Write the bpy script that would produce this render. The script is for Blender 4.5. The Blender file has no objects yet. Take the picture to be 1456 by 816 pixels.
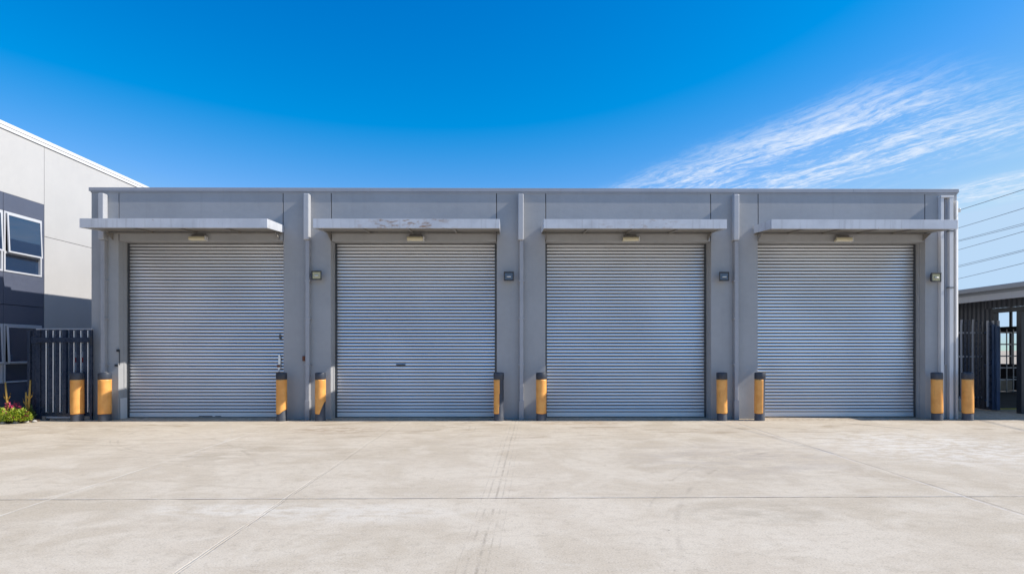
import bpy, bmesh, math, random
from mathutils import Vector, Matrix
random.seed(7)
R = math.radians
S = bpy.context.scene
COL = S.collection

# ------------------------------------------------------------------ survey of the place
# metres; x to the right along the facade, y away from the viewer, z up.
EYE = 1.67; F = 856.0; YAW = R(0.43); HZ = 497.0
def X(px, Y):                       # x of a sight line px on the plane y = Y
    t = (px-728)/F; c, s = math.cos(YAW), math.sin(YAW)
    return Y*(t*c+s)/(c-t*s)
def YW(px, Xw):                     # y where a sight line meets the plane x = Xw
    t = (px-728)/F; c, s = math.cos(YAW), math.sin(YAW)
    return Xw*(c-t*s)/(t*c+s)
YF = 14.5                           # facade plane
REC = 0.36                          # depth of the door recesses
ZD = 4.28                           # head of the door openings
ZT = 5.46                           # top of the wall panels
SUN_EL = 38.0; SUN_AZ = 6.0         # sun from the right, SUN_AZ degrees in front of the facade plane

# ------------------------------------------------------------------ node helper
class NT:
    def __init__(s, tree): s.t = tree; s.n = tree.nodes; s.l = tree.links
    def new(s, typ, **kw):
        n = s.n.new(typ)
        for k, v in kw.items(): setattr(n, k, v)
        return n
    def put(s, sock, v):
        if v is None: return
        if isinstance(v, bpy.types.NodeSocket): s.l.new(v, sock)
        else:
            if isinstance(v, (tuple, list)) and len(v) == 3 and sock.type == 'RGBA': v = (*v, 1)
            sock.default_value = v
    def m(s, op, a, b=None, c=None, clamp=False):
        n = s.new('ShaderNodeMath', operation=op, use_clamp=clamp)
        s.put(n.inputs[0], a); s.put(n.inputs[1], b); s.put(n.inputs[2], c)
        return n.outputs[0]
    def v(s, op, a, b=None):
        n = s.new('ShaderNodeVectorMath', operation=op)
        s.put(n.inputs[0], a)
        if b is not None: s.put(n.inputs[1], b)
        return n.outputs[0]
    def pos(s): return s.new('ShaderNodeNewGeometry').outputs['Position']
    def sep(s, v):
        n = s.new('ShaderNodeSeparateXYZ'); s.put(n.inputs[0], v); return n.outputs
    def comb(s, x, y, z):
        n = s.new('ShaderNodeCombineXYZ')
        for i, a in enumerate((x, y, z)): s.put(n.inputs[i], a)
        return n.outputs[0]
    def noise(s, vec, scale, detail=4, rough=.55, dist=0):
        n = s.new('ShaderNodeTexNoise'); s.put(n.inputs['Vector'], vec)
        n.inputs['Scale'].default_value = scale; n.inputs['Detail'].default_value = detail
        n.inputs['Roughness'].default_value = rough; n.inputs['Distortion'].default_value = dist
        return n.outputs['Fac']
    def ss(s, v, a, b, lo=0, hi=1):         # smoothstep
        n = s.new('ShaderNodeMapRange', interpolation_type='SMOOTHSTEP')
        s.put(n.inputs[0], v)
        for i, q in enumerate((a, b, lo, hi)): n.inputs[i+1].default_value = q
        return n.outputs[0]
    def mix(s, f, a, b, mode='MIX'):
        n = s.new('ShaderNodeMix', data_type='RGBA', blend_type=mode)
        s.put(n.inputs[0], f); s.put(n.inputs[6], a); s.put(n.inputs[7], b)
        return n.outputs[2]
    def scale(s, v, x, y, z): return s.v('MULTIPLY', v, (x, y, z))

def mat(name):
    m = bpy.data.materials.new(name); m.use_nodes = True
    t = NT(m.node_tree)
    return m, t, m.node_tree.nodes['Principled BSDF']

def paint(name, col, rough=.5, metal=0., spec=.5, var=.10, streak=.0, dirt=(.10,.085,.07), bump=.02, bscale=60, low_dirt=0.):
    """painted or metal surface: uneven tone, vertical wash streaks, fine bump"""
    m, t, b = mat(name); p = t.pos()
    n1 = t.noise(p, .9, 5); n2 = t.noise(p, 9, 4)
    f = t.m('ADD', t.m('MULTIPLY', n1, .65), t.m('MULTIPLY', n2, .35))
    k = t.ss(f, .3, .7, 1-var, 1+var)
    c = t.v('MULTIPLY', (col[0], col[1], col[2]), t.comb(k, k, k))
    if streak:
        sn = t.noise(t.scale(p, 9, 9, .35), 1, 5, .6)
        sf = t.m('MULTIPLY', t.ss(sn, .52, .78), streak)
        c = t.mix(sf, c, dirt)
    if low_dirt:
        z = t.sep(p)[2]
        g = t.m('MULTIPLY', t.ss(t.m('ADD', z, t.m('MULTIPLY', t.noise(p, 5, 4), .5)), .2, .75, 1, 0), low_dirt)
        c = t.mix(g, c, dirt)
    t.put(b.inputs['Base Color'], c)
    t.put(b.inputs['Roughness'], t.ss(n2, .3, .7, max(0, rough-.06), rough+.08))
    b.inputs['Metallic'].default_value = metal
    b.inputs['Specular IOR Level'].default_value = spec
    if bump:
        bn = t.new('ShaderNodeBump'); bn.inputs['Strength'].default_value = .5
        bn.inputs['Distance'].default_value = bump*.1
        t.put(bn.inputs['Height'], t.noise(p, bscale, 4)); t.put(b.inputs['Normal'], bn.outputs[0])
    return m

M = {}
PITCH = .0812
M['wall']   = paint('grey_render', (.358, .36, .364), .62, var=.07, streak=.15, dirt=(.23,.225,.22), bump=.03, bscale=35, low_dirt=.22)
M['joint']  = paint('joint_sealant', (.02, .02, .022), .8, bump=0)
M['trim']   = paint('grey_trim', (.33, .345, .38), .42, var=.06, streak=.12, bump=.01)
M['pipe']   = paint('pale_pipe', (.44, .445, .46), .4, var=.06, streak=.10, bump=.01, low_dirt=.3)
M['pier_pipe'] = paint('grey_pipe', (.36, .365, .385), .45, var=.08, streak=.15, bump=.01, low_dirt=.3)
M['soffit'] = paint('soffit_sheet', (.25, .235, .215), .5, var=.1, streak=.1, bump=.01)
M['guide']  = paint('guide_steel', (.10, .105, .11), .4, metal=.5, var=.15)
M['groove_shade'], _t, _b = mat('painted_groove_shade'); _b.inputs['Base Color'].default_value = (.14, .135, .14, 1); _b.inputs['Roughness'].default_value = .55; _b.inputs['Metallic'].default_value = .3  # dark tone that paints in the shade in the grooves between laths
M['blue']   = paint('blue_gate_paint', (.028, .058, .12), .35, var=.2, streak=.15)
M['dark']   = paint('charcoal_paint', (.022, .026, .034), .4, var=.2)
M['gate']   = paint('navy_paint', (.022, .034, .062), .28, var=.15)
M['black']  = paint('black_rubber', (.040, .048, .066), .5, var=.35, streak=.35, dirt=(.15,.15,.16), bump=.05, bscale=30, low_dirt=.35)
M['white']  = paint('white_panel', (.46, .45, .438), .6, var=.03, streak=.06, dirt=(.36,.34,.32), bump=.01)
M['whitetrim'] = paint('white_trim', (.66, .655, .65), .4, var=.03, bump=0)
M['clad']   = paint('slate_cladding', (.082, .094, .135), .5, var=.05, bump=.01)
M['frame']  = paint('window_frame', (.52, .53, .56), .35, var=.03, bump=0)
M['rust']   = paint('rusty_steel', (.20, .07, .035), .8, var=.4, bump=.05)
M['stem']   = paint('ochre_stem', (.42, .25, .05), .7, var=.3)
M['wire']   = paint('cable_sheath', (.12, .125, .14), .6, bump=0)
M['porcelain'] = paint('pale_insulator', (.6, .6, .58), .3, bump=0)
M['red']    = paint('red_sign_face', (.50, .03, .03), .4, bump=0)
M['signwhite'] = paint('white_sign_face', (.65, .66, .68), .4, bump=0)
M['soil']   = paint('garden_soil', (.09, .06, .04), .95, var=.4, bump=.3, bscale=20)
M['kerb']   = paint('kerb_concrete', (.42, .39, .35), .85, var=.12, bump=.06)
M['shedroof'] = paint('shed_fascia', (.23, .25, .28), .45, var=.06, streak=.1)
M['shedwall'] = paint('shed_sheet', (.06, .066, .082), .45, var=.12, streak=.15)
M['yellowline'] = paint('yellow_line_paint', (.62, .50, .06), .7, var=.2)
M['housing'] = paint('lamp_housing', (.05, .05, .052), .5, var=.2)
M['beige']  = paint('lamp_body', (.30, .26, .20), .5, var=.15)

def yellow():
    m, t, b = mat('yellow_sleeve'); p = t.pos()
    n = t.noise(p, 6, 5); fine = t.noise(p, 45, 5)
    c = t.mix(t.ss(n, .3, .7), (.76, .325, .07), (.88, .42, .105))
    st = t.ss(t.noise(t.scale(p, 24, 24, 2.5), 1, 4), .60, .76)
    c = t.mix(t.m('MULTIPLY', st, .4), c, (.33, .16, .05))
    sc = t.ss(t.noise(t.v('ADD', p, (3.3, 7, 1)), 15, 6, .7), .66, .70)
    c = t.mix(t.m('MULTIPLY', sc, .75), c, (.10, .07, .05))
    t.put(b.inputs['Base Color'], c); b.inputs['Roughness'].default_value = .45
    bn = t.new('ShaderNodeBump'); bn.inputs['Strength'].default_value = .4; bn.inputs['Distance'].default_value = .004
    t.put(bn.inputs['Height'], t.m('ADD', n, t.m('MULTIPLY', fine, .2))); t.put(b.inputs['Normal'], bn.outputs[0])
    return m
M['yellow'] = yellow()

def fascia():
    """pale steel edge of the canopies, with rust specks and runs"""
    m, t, b = mat('canopy_steel'); p = t.pos()
    c = t.mix(t.ss(t.noise(p, 2.2, 5), .35, .65), (.50, .52, .56), (.58, .60, .64))
    sp = t.ss(t.noise(t.scale(p, 1, 1, .7), 17, 4, .6), .70, .74)
    x = t.sep(p)[0]                               # the second canopy is the rusty one
    zone = t.m('MULTIPLY', t.ss(x, -3.7, -2.6), t.ss(x, -1.9, -.9, 1, 0))
    rn = t.ss(t.noise(t.scale(p, 3, 3, 9), 1.6, 6, .7), .50, .62)
    z3 = t.m('MULTIPLY', t.ss(x, 1.5, 2.6), t.ss(x, 3.3, 4.4, .45, 0)); zone = t.m('MAXIMUM', zone, z3)
    rust = t.m('MAXIMUM', t.m('MULTIPLY', sp, .7), t.m('MULTIPLY', t.m('MULTIPLY', zone, rn), .75))
    c = t.mix(rust, c, (.27, .135, .045))
    gr = t.m('MULTIPLY', t.ss(t.noise(t.scale(p, 14, 14, .8), 1, 4), .5, .8), .35)
    c = t.mix(gr, c, (.2, .19, .18))
    t.put(b.inputs['Base Color'], c)
    t.put(b.inputs['Roughness'], t.ss(rust, 0, 1, .38, .85))
    return m
M['fascia'] = fascia()

def shutter():
    """galvanised roller laths: each lath with its own tone, dust low down, dull scuffs"""
    m, t, b = mat('galvanised_lath'); p = t.pos(); s = t.sep(p)
    n = t.noise(t.scale(p, .8, 1, .8), .8, 1, .4)
    k = t.ss(n, .3, .7, .93, 1.06)
    c = t.v('MULTIPLY', (.84, .84, .84), t.comb(k, k, k))
    dust = t.m('MULTIPLY', t.ss(t.m('ADD', s[2], t.m('MULTIPLY', t.noise(p, 1.5, 1), 1.0)), .5, 2.3, 1, 0), .42)
    c = t.mix(dust, c, (.62, .59, .56))
    t.put(b.inputs['Base Color'], c)
    t.put(b.inputs['Metallic'], t.m('SUBTRACT', .72, t.m('MULTIPLY', dust, 1.0)))
    t.put(b.inputs['Roughness'], t.m('ADD', .31, t.m('MULTIPLY', dust, .4)))
    return m
M['shutter'] = shutter()

def glass(name, col=(.010, .030, .075), rough=.03, trans=0.):
    m, t, b = mat(name)
    t.put(b.inputs['Base Color'], col); b.inputs['Roughness'].default_value = rough
    b.inputs['Specular IOR Level'].default_value = .9
    b.inputs['Coat Weight'].default_value = .6; b.inputs['Coat Roughness'].default_value = .02
    bn = t.new('ShaderNodeBump'); bn.inputs['Strength'].default_value = .15; bn.inputs['Distance'].default_value = .01
    t.put(bn.inputs['Height'], t.noise(t.pos(), 1.3, 2)); t.put(b.inputs['Normal'], bn.outputs[0])
    return m
M['glass'] = glass('window_glass')
M['lens'] = glass('lamp_lens', (.60, .53, .34), .2)
M['prism'] = glass('flood_lens', (.42, .36, .16), .15)

def leaf(name, a, b_, c_):
    m, t, b = mat(name); p = t.pos()
    c = t.mix(t.ss(t.noise(p, 14, 3), .35, .6), a, b_)
    c = t.mix(t.ss(t.noise(t.v('ADD', p, (5, 5, 5)), 40, 2), .55, .7), c, c_)
    t.put(b.inputs['Base Color'], c); b.inputs['Roughness'].default_value = .5
    b.inputs['Transmission Weight'].default_value = 0
    b.inputs['Subsurface Weight'].default_value = 0
    return m
M['green'] = leaf('green_leaves', (.14, .24, .015), (.32, .38, .03), (.50, .46, .05))
M['dgreen'] = leaf('dark_leaves', (.03, .07, .012), (.07, .12, .02), (.12, .16, .03))
M['magenta'] = leaf('magenta_flowers', (.36, .02, .09), (.50, .06, .12), (.30, .06, .04))

# ------------------------------------------------------------------ concrete apron
def concrete():
    m, t, b = mat('apron_concrete'); p = t.pos()
    warp = t.m('MULTIPLY', t.m('SUBTRACT', t.noise(p, .35, 3), .5), .10)
    x0, y0, _ = t.sep(p)
    wx = t.m('ADD', x0, warp); wy = t.m('ADD', y0, warp)
    fw = t.m('MULTIPLY', t.m('SUBTRACT', t.noise(p, 6, 4), .5), .025)
    n1 = t.noise(p, .22, 6, .6); n2 = t.noise(t.v('ADD', p, (9, 4, 0)), 1.1, 7, .65, .6)
    n3 = t.noise(p, 60, 5, .75); n4 = t.noise(t.v('ADD', p, (2, 8, 0)), 8, 6, .7)
    c = t.mix(t.ss(n1, .32, .68), (.53, .44, .317), (.61, .515, .388))
    c = t.mix(t.m('MULTIPLY', t.ss(n2, .42, .60), .65), c, (.66, .57, .44))
    c = t.mix(t.m('MULTIPLY', t.ss(n4, .48, .72), .45), c, (.40, .33, .235))
    # worn brownish water marks near the doors, drawn out along the facade
    w = t.noise(t.scale(p, .7, 2.4, 1), .9, 7, .62, 1.0)
    wz = t.ss(y0, 8.5, 13.5, .12, 1)
    c = t.mix(t.m('MULTIPLY', t.m('MULTIPLY', t.ss(w, .52, .70), wz), .75), c, (.34, .255, .165))
    w2 = t.noise(t.scale(t.v('ADD', p, (31, 0, 0)), .35, 1.5, 1), 1.5, 8, .7, 1.5)
    c = t.mix(t.m('MULTIPLY', t.ss(w2, .53, .70), .28), c, (.41, .32, .22))
    w3 = t.noise(t.scale(t.v('ADD', p, (11, 5, 0)), .5, 1.3, 1), 2.6, 9, .75, .8)
    c = t.mix(t.m('MULTIPLY', t.ss(w3, .54, .70), .22), c, (.72, .66, .545))
    # pale bleached areas
    def blob(cx, cy, rx, ry, amt, col, lo=.45, hi=.62, sc=2.5):
        nonlocal c
        d = t.m('SQRT', t.m('ADD', t.m('POWER', t.m('DIVIDE', t.m('SUBTRACT', x0, cx), rx), 2), t.m('POWER', t.m('DIVIDE', t.m('SUBTRACT', y0, cy), ry), 2)))
        k = t.m('MULTIPLY', t.ss(d, .2, 1, 1, 0), t.ss(t.noise(t.scale(p, 1, 1.8, 1), sc, 7, .7), lo, hi))
        c = t.mix(t.m('MULTIPLY', k, amt), c, col)
    blob(7.4, 10.4, 2.9, 2.8, .55, (.78, .73, .64), .46, .55, 3.5)
    blob(-1.6, 6.2, 1.7, .55, .45, (.76, .70, .59), .38, .55, 4)
    blob(-3.0, 6.3, 1.3, .5, .45, (.76, .70, .59), .42, .6, 4)
    blob(2.6, 6.2, 1.2, .6, .5, (.36, .30, .215), .40, .62, 2.5)
    blob(-4.6, 9.8, 1.4, 1.6, .55, (.37, .295, .20), .42, .60, 1.6)
    blob(-3.7, 12.6, 1.6, .8, .6, (.34, .24, .15), .44, .55, 3)
    blob(1.6, 13.7, 1.6, .5, .6, (.36, .24, .13), .42, .55, 4)
    blob(-9.4, 13.0, 1.8, .9, .4, (.34, .26, .18), .44, .58, 2)
    blob(3.6, 9.2, 2.6, 2.2, .4, (.36, .30, .245), .40, .6, 1.2)
    # tyre tracks: pairs of rubbed arcs and straight runs
    def arc(cx, cy, r, wd, amt, dark=True):
        nonlocal c
        d = t.m('SQRT', t.m('ADD', t.m('POWER', t.m('SUBTRACT', wx, cx), 2), t.m('POWER', t.m('SUBTRACT', wy, cy), 2)))
        e = t.m('ABSOLUTE', t.m('SUBTRACT', d, r))
        k = t.m('MULTIPLY', t.ss(e, 0, wd, 1, 0), t.ss(t.noise(p, 1.3, 6, .7), .42, .66))
        c = t.mix(t.m('MULTIPLY', k, amt), c, (.27, .215, .155) if dark else (.60, .57, .54))
    arc(-6.5, 17.4, 6.6, .035, .5); arc(-6.5, 17.4, 6.85, .03, .4)
    arc(-4.2, 12.8, 3.4, .03, .5); arc(-4.2, 12.8, 3.52, .02, .4)
    arc(9.5, 3.5, 8.2, .05, .35); arc(9.5, 3.5, 8.5, .03, .3)
    arc(-12, 4.5, 9.4, .06, .3); arc(4.5, 17.3, 6.2, .05, .28, True); arc(-13, 9, 8.1, .04, .3, False)
    xs = t.m('ADD', x0, t.m('MULTIPLY', t.m('SUBTRACT', y0, 9), -.045))
    for off, wd, amt in ((0, .022, .6), (.07, .014, .4), (-.09, .018, .4), (-.16, .01, .3), (.14, .01, .25)):
        e = t.m('ABSOLUTE', t.m('SUBTRACT', t.m('ADD', xs, t.m('MULTIPLY', warp, .5)), off-.03))
        k = t.m('MULTIPLY', t.ss(e, 0, wd, 1, 0), t.ss(t.noise(p, 3, 5, .7), .38, .6))
        c = t.mix(t.m('MULTIPLY', k, amt), c, (.30, .245, .18))
    # dust and grit gathered along the foot of the building
    gr = t.m('MULTIPLY', t.ss(t.m('ADD', y0, t.m('MULTIPLY', t.noise(p, 1.7, 6, .7), .9)), 14.2, 14.9), t.ss(n4, .35, .6))
    c = t.mix(t.m('MULTIPLY', gr, .6), c, (.27, .19, .115))
    oil = t.ss(t.noise(t.v('ADD', p, (17, 3, 2)), 1.9, 5, .55), .70, .76)
    c = t.mix(t.m('MULTIPLY', oil, .35), c, (.27, .22, .165))
    # speckle of the aggregate
    c = t.mix(t.m('MULTIPLY', t.ss(n3, .53, .66), .6), c, (.24, .205, .17))
    c = t.mix(t.m('MULTIPLY', t.ss(n3, .34, .46, 1, 0), .45), c, (.76, .72, .65))
    pit = t.ss(t.noise(t.v('ADD', p, (1, 1, 7)), 17, 3, .5), .735, .76)
    c = t.mix(t.m('MULTIPLY', pit, .7), c, (.15, .13, .115))
    # joints
    jd = 0.0
    def joint(coord, at, wd, col, amt, brk=None):
        nonlocal c, jd
        e = t.m('ABSOLUTE', t.m('SUBTRACT', t.m('ADD', coord, fw), at))
        k = t.ss(e, wd*.4, wd, 1, 0)
        if brk: k = t.m('MULTIPLY', k, t.ss(t.noise(p, brk, 4, .7), .36, .56))
        c = t.mix(t.m('MULTIPLY', k, amt), c, col)
        jd = t.m('MAXIMUM', jd, k)
    joint(t.m('ADD', y0, t.m('MULTIPLY', x0, -.006)), 6.78, .018, (.14, .11, .08), .8, 1.5)
    joint(t.m('ADD', y0, t.m('MULTIPLY', x0, -.006)), 6.78, .007, (.08, .065, .05), .9)
    joint(t.m('ADD', y0, t.m('MULTIPLY', x0, -.006)), 6.81, .02, (.62, .59, .55), .35, 3)
    joint(wx, -5.12, .018, (.74, .68, .57), .7, .8)
    joint(wx, -2.5, .012, (.66, .60, .49), .38, .9)
    joint(wx, -2.47, .012, (.34, .27, .19), .2, 1.2)
    joint(wx, 5.2, .018, (.60, .57, .54), .6, .8)
    joint(wx, 5.24, .013, (.22, .17, .12), .55, 1.1)
    joint(y0, -1.2, .02, (.13, .11, .10), .8); joint(wx, -10.2, .02, (.62, .6, .56), .6); joint(wx, 10.4, .012, (.3, .27, .24), .6, 1)
    joint(y0, 14.27, .012, (.28, .22, .17), .6, 1.5)
    # one open crack near the fourth door
    cr = t.m('ADD', y0, t.m('MULTIPLY', t.m('SUBTRACT', x0, 8.3), 1.35))
    e = t.m('ABSOLUTE', t.m('SUBTRACT', t.m('ADD', cr, t.m('MULTIPLY', fw, 2)), 12.8))
    k = t.m('MULTIPLY', t.ss(e, .01, .05, 1, 0), t.m('MULTIPLY', t.ss(x0, 7.55, 7.75), t.ss(x0, 8.5, 8.65, 1, 0)))
    c = t.mix(t.m('MULTIPLY', k, .85), c, (.10, .09, .08))
    t.put(b.inputs['Base Color'], c)
    t.put(b.inputs['Roughness'], t.ss(n2, .3, .7, .74, .9)); b.inputs['Specular IOR Level'].default_value = .25
    h = t.m('SUBTRACT', t.m('ADD', t.m('MULTIPLY', n3, .35), t.m('MULTIPLY', n4, .5)), t.m('MULTIPLY', jd, 1.6))
    bn = t.new('ShaderNodeBump'); bn.inputs['Strength'].default_value = .45; bn.inputs['Distance'].default_value = .006
    t.put(bn.inputs['Height'], h); t.put(b.inputs['Normal'], bn.outputs[0])
    return m
M['concrete'] = concrete()

# ------------------------------------------------------------------ mesh helper
class MB:
    def __init__(s): s.bm = bmesh.new()
    def box(s, x0, x1, y0, y1, z0, z1):
        v = [s.bm.verts.new((x, y, z)) for x in (x0, x1) for y in (y0, y1) for z in (z0, z1)]
        for q in ((0,1,3,2),(4,6,7,5),(0,4,5,1),(2,3,7,6),(0,2,6,4),(1,5,7,3)): s.bm.faces.new([v[i] for i in q])
        return s
    def prism(s, pts, axis, a, b):
        """closed outline pts (2D) extruded along axis 'x','y' or 'z' from a to b"""
        def mk(p, t):
            return {'x': (t, p[0], p[1]), 'y': (p[0], t, p[1]), 'z': (p[0], p[1], t)}[axis]
        A = [s.bm.verts.new(mk(p, a)) for p in pts]; B = [s.bm.verts.new(mk(p, b)) for p in pts]
        n = len(pts)
        for i in range(n): s.bm.faces.new((A[i], A[(i+1) % n], B[(i+1) % n], B[i]))
        s.bm.faces.new(A[::-1]); s.bm.faces.new(B)
        return s
    def lathe(s, prof, cx, cy, n=32, cap=True):
        rings = []
        for r, z in prof:
            rings.append([s.bm.verts.new((cx+r*math.cos(2*math.pi*i/n), cy+r*math.sin(2*math.pi*i/n), z)) for i in range(n)])
        for a, b in zip(rings, rings[1:]):
            for i in range(n): s.bm.faces.new((a[i], a[(i+1) % n], b[(i+1) % n], b[i]))
        if cap: s.bm.faces.new(rings[0][::-1]); s.bm.faces.new(rings[-1])
        return s
    def tube(s, pts, r, n=8, r1=None):
        pts = [Vector(p) for p in pts]; rings = []
        for i, p in enumerate(pts):
            d = (pts[min(i+1, len(pts)-1)]-pts[max(i-1, 0)]).normalized()
            u = d.orthogonal().normalized() if abs(d.z) < .9 else Vector((1, 0, 0)).cross(d).normalized()
            w = d.cross(u); rr = r if r1 is None else r+(r1-r)*i/(len(pts)-1)
            rings.append([s.bm.verts.new(p+(u*math.cos(2*math.pi*k/n)+w*math.sin(2*math.pi*k/n))*rr) for k in range(n)])
        for a, b in zip(rings, rings[1:]):
            for k in range(n): s.bm.faces.new((a[k], a[(k+1) % n], b[(k+1) % n], b[k]))
        s.bm.faces.new(rings[0][::-1]); s.bm.faces.new(rings[-1])
        return s
    def build(s, name, mt, parent=None, bevel=0, smooth=False, origin=None):
        bmesh.ops.recalc_face_normals(s.bm, faces=s.bm.faces)
        off = Vector((0, 0, 0)); p = parent
        while p is not None: off += Vector(p.location); p = p.parent
        loc = Vector((0, 0, 0))
        if parent is None and origin: loc = Vector(origin); off = loc
        bmesh.ops.translate(s.bm, verts=s.bm.verts, vec=-off)
        me = bpy.data.meshes.new(name); s.bm.to_mesh(me); s.bm.free()
        me.materials.append(mt)
        if smooth: me.polygons.foreach_set('use_smooth', [True]*len(me.polygons))
        o = bpy.data.objects.new(name, me); COL.objects.link(o); o.location = loc
        if parent: o.parent = parent
        if bevel:
            bv = o.modifiers.new('bevel', 'BEVEL'); bv.width = bevel; bv.segments = 2; bv.limit_method = 'ANGLE'
        if smooth == 'auto' or (smooth and bevel):
            pass
        return o
def autosmooth(o, ang=35):
    me = o.data; bm = bmesh.new(); bm.from_mesh(me)
    for f in bm.faces: f.smooth = True
    for e in bm.edges:
        e.smooth = not (len(e.link_faces) == 2 and e.calc_face_angle(0) > R(ang))
    bm.to_mesh(me); bm.free(); return o
def box(name, mt, parent, *b, bevel=.004): return MB().box(*b).build(name, mt, parent, bevel=bevel)
def tag(o, label=None, cat=None, group=None, kind=None):
    for k, v in (('label', label), ('category', cat), ('group', group), ('kind', kind)):
        if v: o[k] = v
    return o
def thing(name, label, cat, loc, group=None):
    o = bpy.data.objects.new(name, None); COL.objects.link(o); o.location = loc; o.empty_display_size = .3
    return tag(o, label, cat, group)

# ------------------------------------------------------------------ ground
g = MB()
g.box(-900, 900, -900, 900, -.5, 0)
tag(g.build('ground', M['concrete']), kind='structure')
tag(box('painted_line', M['yellowline'], None, 13.75, 21.0, 16.75, 17.0, .006, .010, bevel=0), kind='structure')

FM = MB(); FM.box(13.7, 23.3, 17.05, 30.7, -.002, .005)
tag(FM.build('floor', paint('dark_shed_floor', (.055, .055, .06), .8, var=.3)), kind='structure')
# ------------------------------------------------------------------ main warehouse
W = thing('warehouse', 'long low grey warehouse with four closed roller shutter doors', 'building', (.5, YF, 0))
XL, XR = X(130, YF), X(1360.5, YF)
J = dict(a=X(169, YF), b=X(402.5, YF), c=X(436, YF), d=X(471, YF), e=X(706, YF), f=X(740.5, YF), g=X(776, YF),
         h=X(1010.5, YF), i=X(1043.5, YF), j=X(1078, YF), k=X(1315, YF))
G = .009                                             # half width of a panel joint
TH = .20
w = MB()
def panel(x0, x1, z0, z1): w.box(x0+G, x1-G, YF, YF+TH, z0, z1)
piers = [(XL-G, J['a']), (J['b'], J['c']), (J['c'], J['d']), (J['e'], J['f']), (J['f'], J['g']), (J['h'], J['i']), (J['i'], J['j']), (J['k'], XR+G)]
for x0, x1 in piers: panel(x0, x1, 0, ZT)
bays = [(J['a'], J['b']), (J['d'], J['e']), (J['g'], J['h']), (J['j'], J['k'])]
for x0, x1 in bays: panel(x0, x1, ZD, ZT)
w.build('wall', M['wall'], W, bevel=.005)
# backing frame: what the joints and reveals are cut into
b = MB(); YB = YF+TH+.002
edges = [XL+.02] + [v for bay in bays for v in bay] + [XR-.02]
for i in range(0, len(edges), 2): b.box(edges[i]+.0, edges[i+1]-.0, YB, YF+.62, 0, ZT-.1)
for x0, x1 in bays: b.box(x0+.001, x1-.001, YB, YF+.62, ZD+.004, ZT-.104)
b.build('reveal', M['wall'], W)
b = MB()                                             # the hall behind: sides, back and roof
b.box(XL+.03, XL+.25, YF+.624, 30, 0, 5.3); b.box(XR-.25, XR-.03, YF+.624, 30, 0, 5.3)
b.box(XL+.252, XR-.252, 29.8, 30, 0, 5.3)
b.build('side_wall', M['wall'], W)
box('roof', M['trim'], W, XL+.26, XR-.26, YF+.63, 29.78, 5.05, 5.15)
# sealant in joints
for q in 'abcdefghijk':
    x = J[q]; b = MB(); b.box(x-G+.001, x+G-.001, YF+.02, YF+.10, (0 if q in 'cfi' else ZD+.01), ZT-.01); b.build('joint_strip', M['joint'], W)
# coping in three lengths
xs = [XL-.045, -3.3, 5.3+3.05, XR+.03]
for x0, x1 in zip(xs, xs[1:]):
    b = MB()
    b.prism([(YF-.035, ZT), (YF-.035, ZT+.085), (YF+.02, ZT+.10), (YF+.40, ZT+.085), (YF+.40, ZT)], 'x', x0+.002, x1-.002)
    b.build('coping', M['trim'], W, bevel=.003)
b = MB(); b.box(XL-.01, XR+.01, YF-.012, YF-.001, ZT-.035, ZT-.002); b.build('drip_edge', M['trim'], W)

# doors ------------------------------------------------------------
YD = YF+REC
def door_mesh(x0, x1, z0, z1, seed):
    rnd = random.Random(seed); bm = bmesh.new(); pitch = PITCH
    prof = []
    n = int((z1-z0)/pitch)+1
    for k in range(n):
        zb = z0+k*pitch
        for f_, dy in ((.0, .030), (.17, .030), (.18, .002), (.20, -.010), (.26, -.0155), (.40, -.0165), (.56, -.0145), (.70, -.011), (.83, -.0055), (.92, .004), (.935, .028)):
            z = zb+f_*pitch
            if z <= z1: prof.append((z, dy, k))
    NX = 16; rows = []
    ph = [rnd.uniform(0, 6.28) for _ in range(8)]
    tl = [rnd.gauss(0, .0004) for _ in range(n+1)]; sg = [rnd.gauss(0, .0003) for _ in range(n+1)]
    dents = [(rnd.uniform(x0+.3, x1-.3), rnd.uniform(.4, 2.4), rnd.uniform(.3, .5), rnd.uniform(.001, .003)) for _ in range(0)]
    for z, dy, k in prof:
        r = []
        for i in range(NX+1):
            u = i/NX; x = x0+(x1-x0)*u
            bow = .0035*math.sin(z*1.1+ph[0])*math.sin(math.pi*u)+.0006*math.sin(u*5+z*1.7+ph[1])
            dz = sg[k]*math.sin(math.pi*u)*2+tl[k]*(u-.5)
            for dx, dzc, rr, dep in dents:
                d2 = ((x-dx)/rr)**2+((z-dzc)/(rr*.5))**2
                if d2 < 6: bow += dep*math.exp(-d2)
            r.append(bm.verts.new((x, YD+dy+bow, z+dz)))
        rows.append(r)
    for q, (a, c) in enumerate(zip(rows, rows[1:])):
        groove_shade = 1 if q % 11 in (0, 1, 10) else 0  # groove faces get the painted shade tone
        for i in range(NX): bm.faces.new((a[i], a[i+1], c[i+1], c[i])).material_index = groove_shade
    m_ = MB(); m_.bm.free(); m_.bm = bm
    return m_
doors = []
dlabels = ['roller door with damaged right edge behind the first pair of posts', None, None, None]
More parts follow.
